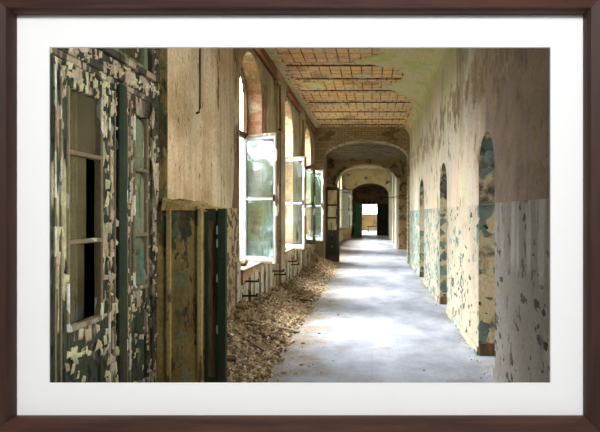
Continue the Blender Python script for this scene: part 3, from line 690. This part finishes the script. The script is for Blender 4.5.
# green double door at the end
for i, (x, y, wd, nm) in enumerate(((-1.2, 30.6, 0.55, 'door_4'), (0.36, 33.6, 0.75, 'door_5'))):
    t = struct(empty(nm, (x, y, 0)))
    mb = MB(); mb.box(0, wd, -0.02, 0.02, 0, 2.2, bev=0.004)
    for z0, z1 in ((0.15, 0.95), (1.1, 2.05)):
        mb.box(0.08, wd - 0.08, -0.035, -0.02, z0, z1, bev=0.008)
    mb.build('door_leaf', M['green_door'] if i == 0 else M['dark_green'], t)

# ------------------------------------------------------------------ things in the corridor
t = empty('bench', (0.1, 40, 0)); tag(t, 'low dark bench standing in the far end room', 'bench')
mb = MB(); mb.box(-0.5, 0.5, -0.18, 0.18, 0.42, 0.5, bev=0.01); mb.build('seat', M['iron'], t)
for x in (-0.42, 0.42):
    mb = MB(); mb.box(x - 0.03, x + 0.03, -0.15, 0.15, 0, 0.42); mb.build('leg', M['iron'], t)

def pipe(pts, r, label, mat='rust'):
    mb = MB(); mb.tube(pts, r)
    return mb
o = empty('pipe', (XL + 0.06, 8.62, 0.1)); tag(o, 'thin rusty pipe running up the pier between the first and second windows', 'pipe')
mb = MB(); mb.tube([(0, 0, 0), (0, 0, 3.72)], 0.014); mb.build('tube', M['rust'], o)
for z in (0.9, 1.9, 2.9):
    mb = MB(); mb.box(-0.05, 0.02, -0.025, 0.025, z, z + 0.03); mb.build('clip', M['iron'], o)
o = empty('pipe', (XL + 0.04, 11.6, 0.1)); tag(o, 'thin rusty pipe running up the pier between the second and third windows', 'pipe')
mb = MB(); mb.tube([(0, 0, 0), (0, 0, 3.7)], 0.014); mb.build('tube', M['rust'], o)
# conduit on the ochre upper wall: comes down and turns
mb = MB(); mb.tube([(XL + 0.009, 4.75, 4.05), (XL + 0.009, 4.75, 2.55), (XL + 0.009, 4.72, 2.5), (XL + 0.009, 4.66, 2.48)], 0.011)
tag(mb.build('conduit', M['brown_wood']), 'thin brown conduit hooked at its lower end on the pale ochre wall', 'conduit')

# radiator brackets
br = [(6.42, 0.60, 'upper iron bracket sticking out under the first window'), (6.34, 0.42, 'lower iron bracket sticking out under the first window'),
      (8.25, 0.52, 'upper iron bracket on the pier before the second window'), (8.4, 0.44, 'lower iron bracket on the pier before the second window'),
      (9.6, 0.55, 'upper iron bracket sticking out under the second window'), (9.9, 0.46, 'lower iron bracket sticking out under the second window')]
bm0 = None
for (y, z, lab) in br:
    if bm0 is None:
        mb = MB(); mb.box(-0.02, 0.2, -0.012, 0.012, -0.012, 0.012); mb.box(0.18, 0.2, -0.012, 0.012, 0.0, 0.035); mb.box(-0.02, 0.0, -0.03, 0.03, -0.04, 0.04)
        bm0 = mb.build('radiator_bracket', M['iron']); o = bm0
    else:
        o = bm0.copy(); C.objects.link(o)
    o.location = (XL + 0.002, y, z); tag(o, lab, 'bracket', 'radiator brackets')

# broken masonry lumps on the sills
def lump(name, loc, size, seed, mat, label, cat, parent=None, flat=1.0, group=None):
    bm = bmesh.new(); bmesh.ops.create_icosphere(bm, subdivisions=2, radius=1.0)
    for v in bm.verts:
        k = 1 + 0.35 * mn.noise(v.co * 1.3 + Vector((seed * 3.1, 0, 0))) + 0.18 * mn.noise(v.co * 4 + Vector((0, seed, 0)))
        v.co = Vector((v.co.x * size[0] * k, v.co.y * size[1] * k, v.co.z * size[2] * k * flat))
    zmin = min(v.co.z for v in bm.verts)
    for v in bm.verts: v.co.z -= zmin
    me = bpy.data.meshes.new(name); bm.to_mesh(me); bm.free(); me.materials.append(mat)
    o = bpy.data.objects.new(name, me); C.objects.link(o); o.location = loc; tag(o, label, cat, group); return o
lump('masonry_lump', (-1.80, 6.72, SILL + 0.035), (0.07, 0.12, 0.05), 1, M['rub2'], 'dark lump of broken masonry on the first window sill', 'masonry lump')
lump('masonry_lump', (-1.79, 9.7, SILL + 0.035), (0.07, 0.11, 0.045), 2, M['rub1'], 'pale lump of broken masonry on the second window sill', 'masonry lump')

# rubble heap along the left wall
def edge_x(y): return -0.98 + 0.10 * mn.noise((0, y * 0.9, 1.0)) + 0.05 * mn.noise((0, y * 4, 2.0))
def hgt(x, y):
    e = edge_x(y); t = max(0.0, min(1.0, (e - x) / (e - XL)))
    peak = 0.34 if y < 6.5 else max(0.13, 0.34 - (y - 6.5) * 0.05)
    if y > 12: peak += 0.25 * math.exp(-((y - 13.9) / 0.8) ** 2)
    base = peak * (t ** 1.25)
    return base * (1 + 0.35 * mn.noise((x * 3, y * 2.2, 0))) + min(1, t * 4) * 0.035 * mn.noise((x * 11, y * 11, 4)) + (0.02 * mn.noise((x * 30, y * 30, 2)) if t > 0.05 else 0)
bm = bmesh.new(); rows = []
NY, NX = 300, 34
for j in range(NY + 1):
    y = 4.06 + 10.34 * j / NY; r_ = []
    for i in range(NX + 1):
        xs = XL + 0.002 if y > 4.57 else -1.39
        x = xs + (edge_x(y) + 0.04 - xs) * i / NX
        r_.append(bm.verts.new((x, y, max(-0.004, hgt(x, y) - (0.01 if i == NX else 0)))))
    rows.append(r_)
for j in range(NY):
    for i in range(NX): bm.faces.new((rows[j][i], rows[j][i + 1], rows[j + 1][i + 1], rows[j + 1][i]))
mb = MB(); mb.bm.free(); mb.bm = bm
hp = mb.build('rubble_heap', M['soil'])
tag(hp, 'long bank of brown plaster rubble heaped along the foot of the window wall', 'rubble', kind='stuff')
def shard(mb, p, s, mi, rr):
    n = rr.randint(4, 6); a0 = rr.random() * 6
    q = Matrix.Rotation(rr.uniform(-0.9, 0.9), 3, 'X') @ Matrix.Rotation(rr.uniform(-0.9, 0.9), 3, 'Y') @ Matrix.Rotation(a0, 3, 'Z')
    poly = [Vector(p) + q @ Vector((math.cos(2 * PI * k / n) * s * rr.uniform(0.5, 1), math.sin(2 * PI * k / n) * s * rr.uniform(0.4, 0.8), 0)) for k in range(n)]
    mb.prism(poly, q @ Vector((0, 0, s * rr.uniform(0.15, 0.5))), mi)
rr = random.Random(21); mb = MB()
for _ in range(9500):
    y = 4.08 + 10.2 * rr.random() ** 1.35; e = edge_x(y)
    if y < 4.6 and rr.random() < 0.3: continue
    x = e + 0.05 - (e + 0.05 - (XL + 0.03 if y > 4.6 else -1.37)) * rr.random() ** 0.9
    s = rr.choice((0.007, 0.01, 0.013, 0.018, 0.024, 0.03)) * rr.uniform(0.7, 1.2)
    shard(mb, (x, y, max(0, hgt(x, y)) + s * 0.1), s, rr.choices((0, 1, 2, 3), (5, 4, 3, 1))[0], rr)
tag(mb.build('rubble_fragments', [M['rub0'], M['rub1'], M['rub2'], M['rub3']]), 'countless plaster fragments and flakes strewn over the rubble bank', 'rubble', kind='stuff')
mb = MB()
for _ in range(1000):
    side = rr.random()
    y = 3.0 + 11 * rr.random() ** 1.4
    if y < 4.1: side = 1
    x = edge_x(y) + abs(rr.gauss(0, 0.16)) if side < 0.7 else (XR - 0.02 - abs(rr.gauss(0, 0.06)))
    s = rr.uniform(0.004, 0.011)
    shard(mb, (x, y, 0.003), s, rr.choices((0, 1, 2, 3), (3, 3, 3, 2))[0], rr)
tag(mb.build('grit', [M['rub0'], M['rub1'], M['rub2'], M['rub3']]), 'fine grit and crumbs of plaster scattered over the floor edges', 'grit', kind='stuff')
# a few larger pieces that can be told apart
def board(loc, L, wd, th, rz, ry, mat, name, label, cat):
    mb = MB(); mb.box(-L / 2, L / 2, -wd / 2, wd / 2, 0, th, bev=min(th, 0.004) * 0.8)
    o = mb.build(name, mat); o.location = loc; o.rotation_euler = (0.12, ry, rz); tag(o, label, cat); return o
board((-1.35, 4.45, hgt(-1.35, 4.45) + 0.02), 0.16, 0.09, 0.03, 0.5, 0.2, M['iron'], 'metal_scrap', 'black scrap lying on the rubble nearest the green board', 'scrap')
board((-1.28, 5.15, hgt(-1.28, 5.15) + 0.015), 0.42, 0.05, 0.02, -0.6, 0.25, M['grey_wood'], 'wooden_lath', 'broken grey lath lying across the near rubble', 'lath')
board((-1.15, 6.1, hgt(-1.15, 6.1) + 0.01), 0.5, 0.04, 0.015, -0.25, 0.15, M['grey_wood'], 'wooden_lath', 'thin lath pointing onto the floor below the first window', 'lath')
board((-1.2, 8.1, hgt(-1.2, 8.1) + 0.01), 0.4, 0.05, 0.02, 0.4, 0.2, M['brown_wood'], 'wooden_lath', 'brown lath on the rubble below the pier after the first window', 'lath')
for i, (x, y, s) in enumerate(((-0.70, 4.75, 0.022), (-0.62, 4.72, 0.016), (-0.66, 6.0, 0.02), (-0.8, 5.55, 0.025), (-0.55, 5.4, 0.014), (-0.5, 7.1, 0.02), (-0.72, 8.2, 0.025), (-0.4, 4.9, 0.012), (0.5, 4.6, 0.012), (-0.83, 4.5, 0.03))):
    lump('plaster_chip', (x, y, 0), (s, s * 0.7, s * 0.4), i + 9, M['rub%d' % (i % 3)], 'small chip of fallen plaster lying loose on the grey floor', 'plaster chip', group='loose chips on the floor')

# cables sagging across the second arch
def cable(p0, p1, sag, label):
    P = [Vector(p0).lerp(Vector(p1), k / 20) - Vector((0, 0, sag * 4 * (k / 20) * (1 - k / 20))) for k in range(21)]
    mb = MB(); mb.tube(P, 0.012, 6); tag(mb.build('cable', M['iron']), label, 'cable')
cable((-1.905, 19.9, 2.85), (1.625, 19.9, 2.15), 0.18, 'upper sagging black cable strung across the dark second arch')
cable((-1.905, 20.0, 2.7), (1.625, 20.0, 2.35), 0.32, 'lower sagging black cable strung across the dark second arch')

# ------------------------------------------------------------------ garden outside
struct(MB().box(-40, -2.0, 3, 50, -0.5, -0.4).build('lawn', M['grass']))
def tree_mesh(seed):
    rr = random.Random(seed); mb = MB()
    blobs = [(Vector((rr.uniform(-1.3, 1.3), rr.uniform(-1.3, 1.3), rr.uniform(0.9, 4.6))), rr.uniform(0.8, 1.3)) for _ in range(14)]
    for _ in range(5200):
        c, r = rr.choice(blobs); d = Vector((rr.gauss(0, 1), rr.gauss(0, 1), rr.gauss(0, 1))).normalized()
        p = c + d * r * rr.uniform(0.6, 1.05); s = rr.uniform(0.10, 0.19)
        u = Vector((rr.gauss(0, 1), rr.gauss(0, 1), rr.gauss(0, 1))).normalized(); v = u.cross(d).normalized()
        mb.quad([p - u * s, p + v * s * 0.5, p + u * s, p - v * s * 0.5])
    return mb
srcs = None
for i, (x, y, sc) in enumerate((-9 - 0.5 * (k % 2), -1.0 + 2.75 * k, 0.86 - 0.05 * (k % 3)) for k in range(11)):
    r = empty('garden_tree', (x, y, -0.4), i * 1.3); r.scale = (sc,) * 3
    tag(r, 'leafy green tree in the garden outside the windows', 'tree', 'garden trees outside the windows')
    if srcs is None:
        k1 = tree_mesh(5).build('foliage', M['leaf'], r, recalc=False)
        mb = MB(); mb.tube([(0, 0, -0.05), (0.05, 0, 1.5), (0.0, 0.1, 3.4)], [0.16, 0.12, 0.05]); k2 = mb.build('trunk', M['bark'], r); srcs = (k1, k2)
    else:
        for k in srcs: c = k.copy(); C.objects.link(c); c.parent = r

# ------------------------------------------------------------------ picture frame, with an opening to the corridor in place of the print
# A wall at y = 1 with a window-like opening; the walnut frame and its white mat hang on it.
def px(x, y, d): return ((x - 372) * d / 480.0, 1.5 + (214 - y) * d / 480.0)
def rect(x0, y0, x1, y1, d):
    a, b = px(x0, y0, d), px(x1, y1, d); return a[0], b[0], b[1], a[1]       # xmin xmax zmin zmax
X0, X1, Z0, Z1 = rect(44, 42, 556, 389, 1.18)
mb = MB()
for (a, b, c, d) in ((-3.0, X0, 0, 3.2), (X1, 3.0, 0, 3.2), (X0, X1, 0, Z0), (X0, X1, Z1, 3.2)): mb.box(a, b, 1.015, 1.18, c, d)
mb.box(-3.6, 3.8, 1.1, 1.18, 3.2, H + 0.1); mb.box(-3.6, -3.0, 1.1, 1.18, 0, 3.2); mb.box(3.0, 3.1, 1.1, 1.18, 0, 3.2)
struct(mb.build('wall_front', M['added_room']))
fx = (-0.15, 1.015, 1.5)
fr = empty('picture_frame', fx); tag(fr, 'large dark walnut picture frame with a wide white mat around the corridor view', 'picture frame')
ox0, ox1, oz0, oz1 = rect(-7, -8, 607, 440, 0.985)      # outer edge
ix0, ix1, iz0, iz1 = rect(17, 15.4, 583, 415.2, 1.0)      # inner edge
def P(x, y, z): return (x - fx[0], y - fx[1], z - fx[2])
corners_o = [(ox0, oz0), (ox1, oz0), (ox1, oz1), (ox0, oz1)]; corners_i = [(ix0, iz0), (ix1, iz0), (ix1, iz1), (ix0, iz1)]
def lerp2(a, b, t): return (a[0] + (b[0] - a[0]) * t, a[1] + (b[1] - a[1]) * t)
for k in range(4):
    oa, ob, ia, ib = corners_o[k], corners_o[(k + 1) % 4], corners_i[k], corners_i[(k + 1) % 4]
    # profile across the moulding: (t from outer to inner, y)
    prof = [(0, 1.013), (0, 0.974), (0.03, 0.971), (0.5, 0.972), (0.86, 0.976), (0.965, 0.984), (1.0, 0.991), (1.0, 1.000), (1.0, 1.013)]
    bm = bmesh.new(); A, B = [], []
    for t_, y in prof:
        p, q = lerp2(oa, ia, t_), lerp2(ob, ib, t_); A.append(bm.verts.new(P(p[0], y, p[1]))); B.append(bm.verts.new(P(q[0], y, q[1])))
    n = len(prof)
    for i in range(n): bm.faces.new((A[i], A[(i + 1) % n], B[(i + 1) % n], B[i]))
    bm.faces.new(A[::-1]); bm.faces.new(B)
    mb = MB(); mb.bm.free(); mb.bm = bm; mb.build('frame_rail', M['frame_h'] if k % 2 == 0 else M['frame_v'], fr)
# mat board with a bevelled window
mo = rect(14, 12, 586, 418, 1.0); mi_ = rect(49.2, 47.2, 550.8, 383.6, 1.0); mi2 = rect(50.2, 48.2, 549.8, 382.6, 1.003)
bm = bmesh.new()
def loop(r, y): return [bm.verts.new(P(x, y, z)) for x, z in ((r[0], r[2]), (r[1], r[2]), (r[1], r[3]), (r[0], r[3]))]
L = [loop(mo, 1.003), loop(mo, 1.0), loop(mi_, 1.0), loop(mi2, 1.003)]
for a, b in zip(L, L[1:] + L[:1]):
    for i in range(4): bm.faces.new((a[i], a[(i + 1) % 4], b[(i + 1) % 4], b[i]))
mb = MB(); mb.bm.free(); mb.bm = bm; mt = mb.build('mat_board', M['mat_board'], fr); mt['label'] = 'white mat board'
# unseen room added around the camera to shield the mat from the sky
struct(MB().box(-3.0, 3.0, -3.0, 1.1, -0.1, 0).build('floor', M['added_room']))
struct(MB().box(-3.0, 3.0, -3.0, 1.1, 3.2, 3.3).build('ceiling', M['added_room']))
struct(MB().box(-3.1, -3.0, -3.0, 1.1, 0, 3.2).build('wall_left', M['added_room']))
struct(MB().box(3.0, 3.1, -3.0, 1.1, 0, 3.2).build('wall_right', M['added_room']))
struct(MB().box(-3.0, 3.0, -3.1, -3.0, 0, 3.2).build('wall_back', M['added_room']))

# ------------------------------------------------------------------ light
wd = bpy.data.worlds.new('sky'); S.world = wd; wd.use_nodes = True
bgn = wd.node_tree.nodes['Background']; bgn.inputs[0].default_value = (0.9, 0.95, 1.0, 1); bgn.inputs[1].default_value = 30.0
def area(name, loc, rot, sx, sy, power, col=(1, 1, 1), portal=False):
    l = bpy.data.lights.new(name, 'AREA'); l.shape = 'RECTANGLE'; l.size = sx; l.size_y = sy; l.energy = power; l.color = col
    o = bpy.data.objects.new(name, l); C.objects.link(o); o.location = loc; o.rotation_euler = rot
    if portal: l.cycles.is_portal = True
    return o
for a, b in W + FW:     # light portals in the real openings (they only guide sampling of the sky)
    area('portal', (-2.02, (a + b) / 2, 2.25), (0, -PI / 2, 0), 3.1, 1.26, 1, portal=True)
for a, b in ((36.5, 38.5), (40.5, 42.5)): area('portal', (-2.12, (a + b) / 2, 1.85), (0, -PI / 2, 0), 1.9, 2.0, 1, portal=True)
area('portal', (1.64, 2.475, 2.15), (0, PI / 2, 0), 2.15, 1.07, 1, portal=True)  # portal of the added near window
area('portal', (-2.12, 16.7, 2.0), (0, -PI / 2, 0), 2.0, 1.8, 1, portal=True)  # portal of the added crossing window
for a, b in RW: area('portal', (3.82, (a + b) / 2, 1.75), (0, PI / 2, 0), 1.7, 1.4, 1, portal=True)  # portals of the added right-room windows
area('mat_fill_lamp', (0.0, -1.2, 3.05), (math.radians(38), 0, 0), 2.4, 1.0, 105, (1.0, 1.0, 1.0))  # unseen lamp added to light the mat

sl = bpy.data.lights.new('hazy_sun', 'SUN'); sl.energy = 30; sl.angle = math.radians(48); sl.color = (0.97, 0.98, 1.0)
so = bpy.data.objects.new('hazy_sun', sl); C.objects.link(so); so.rotation_euler = Vector((0.70, -0.26, -0.66)).to_track_quat('-Z', 'Y').to_euler()
cam = bpy.data.cameras.new('camera'); co = bpy.data.objects.new('camera', cam); C.objects.link(co)
co.location = (0, 0, 1.5); co.rotation_euler = (PI / 2, 0, 0)
cam.sensor_width = 36; cam.lens = 480 / 600 * 36; cam.shift_x = -72 / 600; cam.shift_y = -2 / 600; cam.clip_start = 0.05; cam.clip_end = 200
S.camera = co
S.view_settings.view_transform = 'Standard'; S.view_settings.look = 'None'; S.view_settings.gamma = 1; S.view_settings.use_curve_mapping = False
S.view_settings.exposure = 0.0
S.cycles.max_bounces = 12; S.cycles.diffuse_bounces = 7; S.cycles.transparent_max_bounces = 16; S.cycles.sample_clamp_indirect = 6
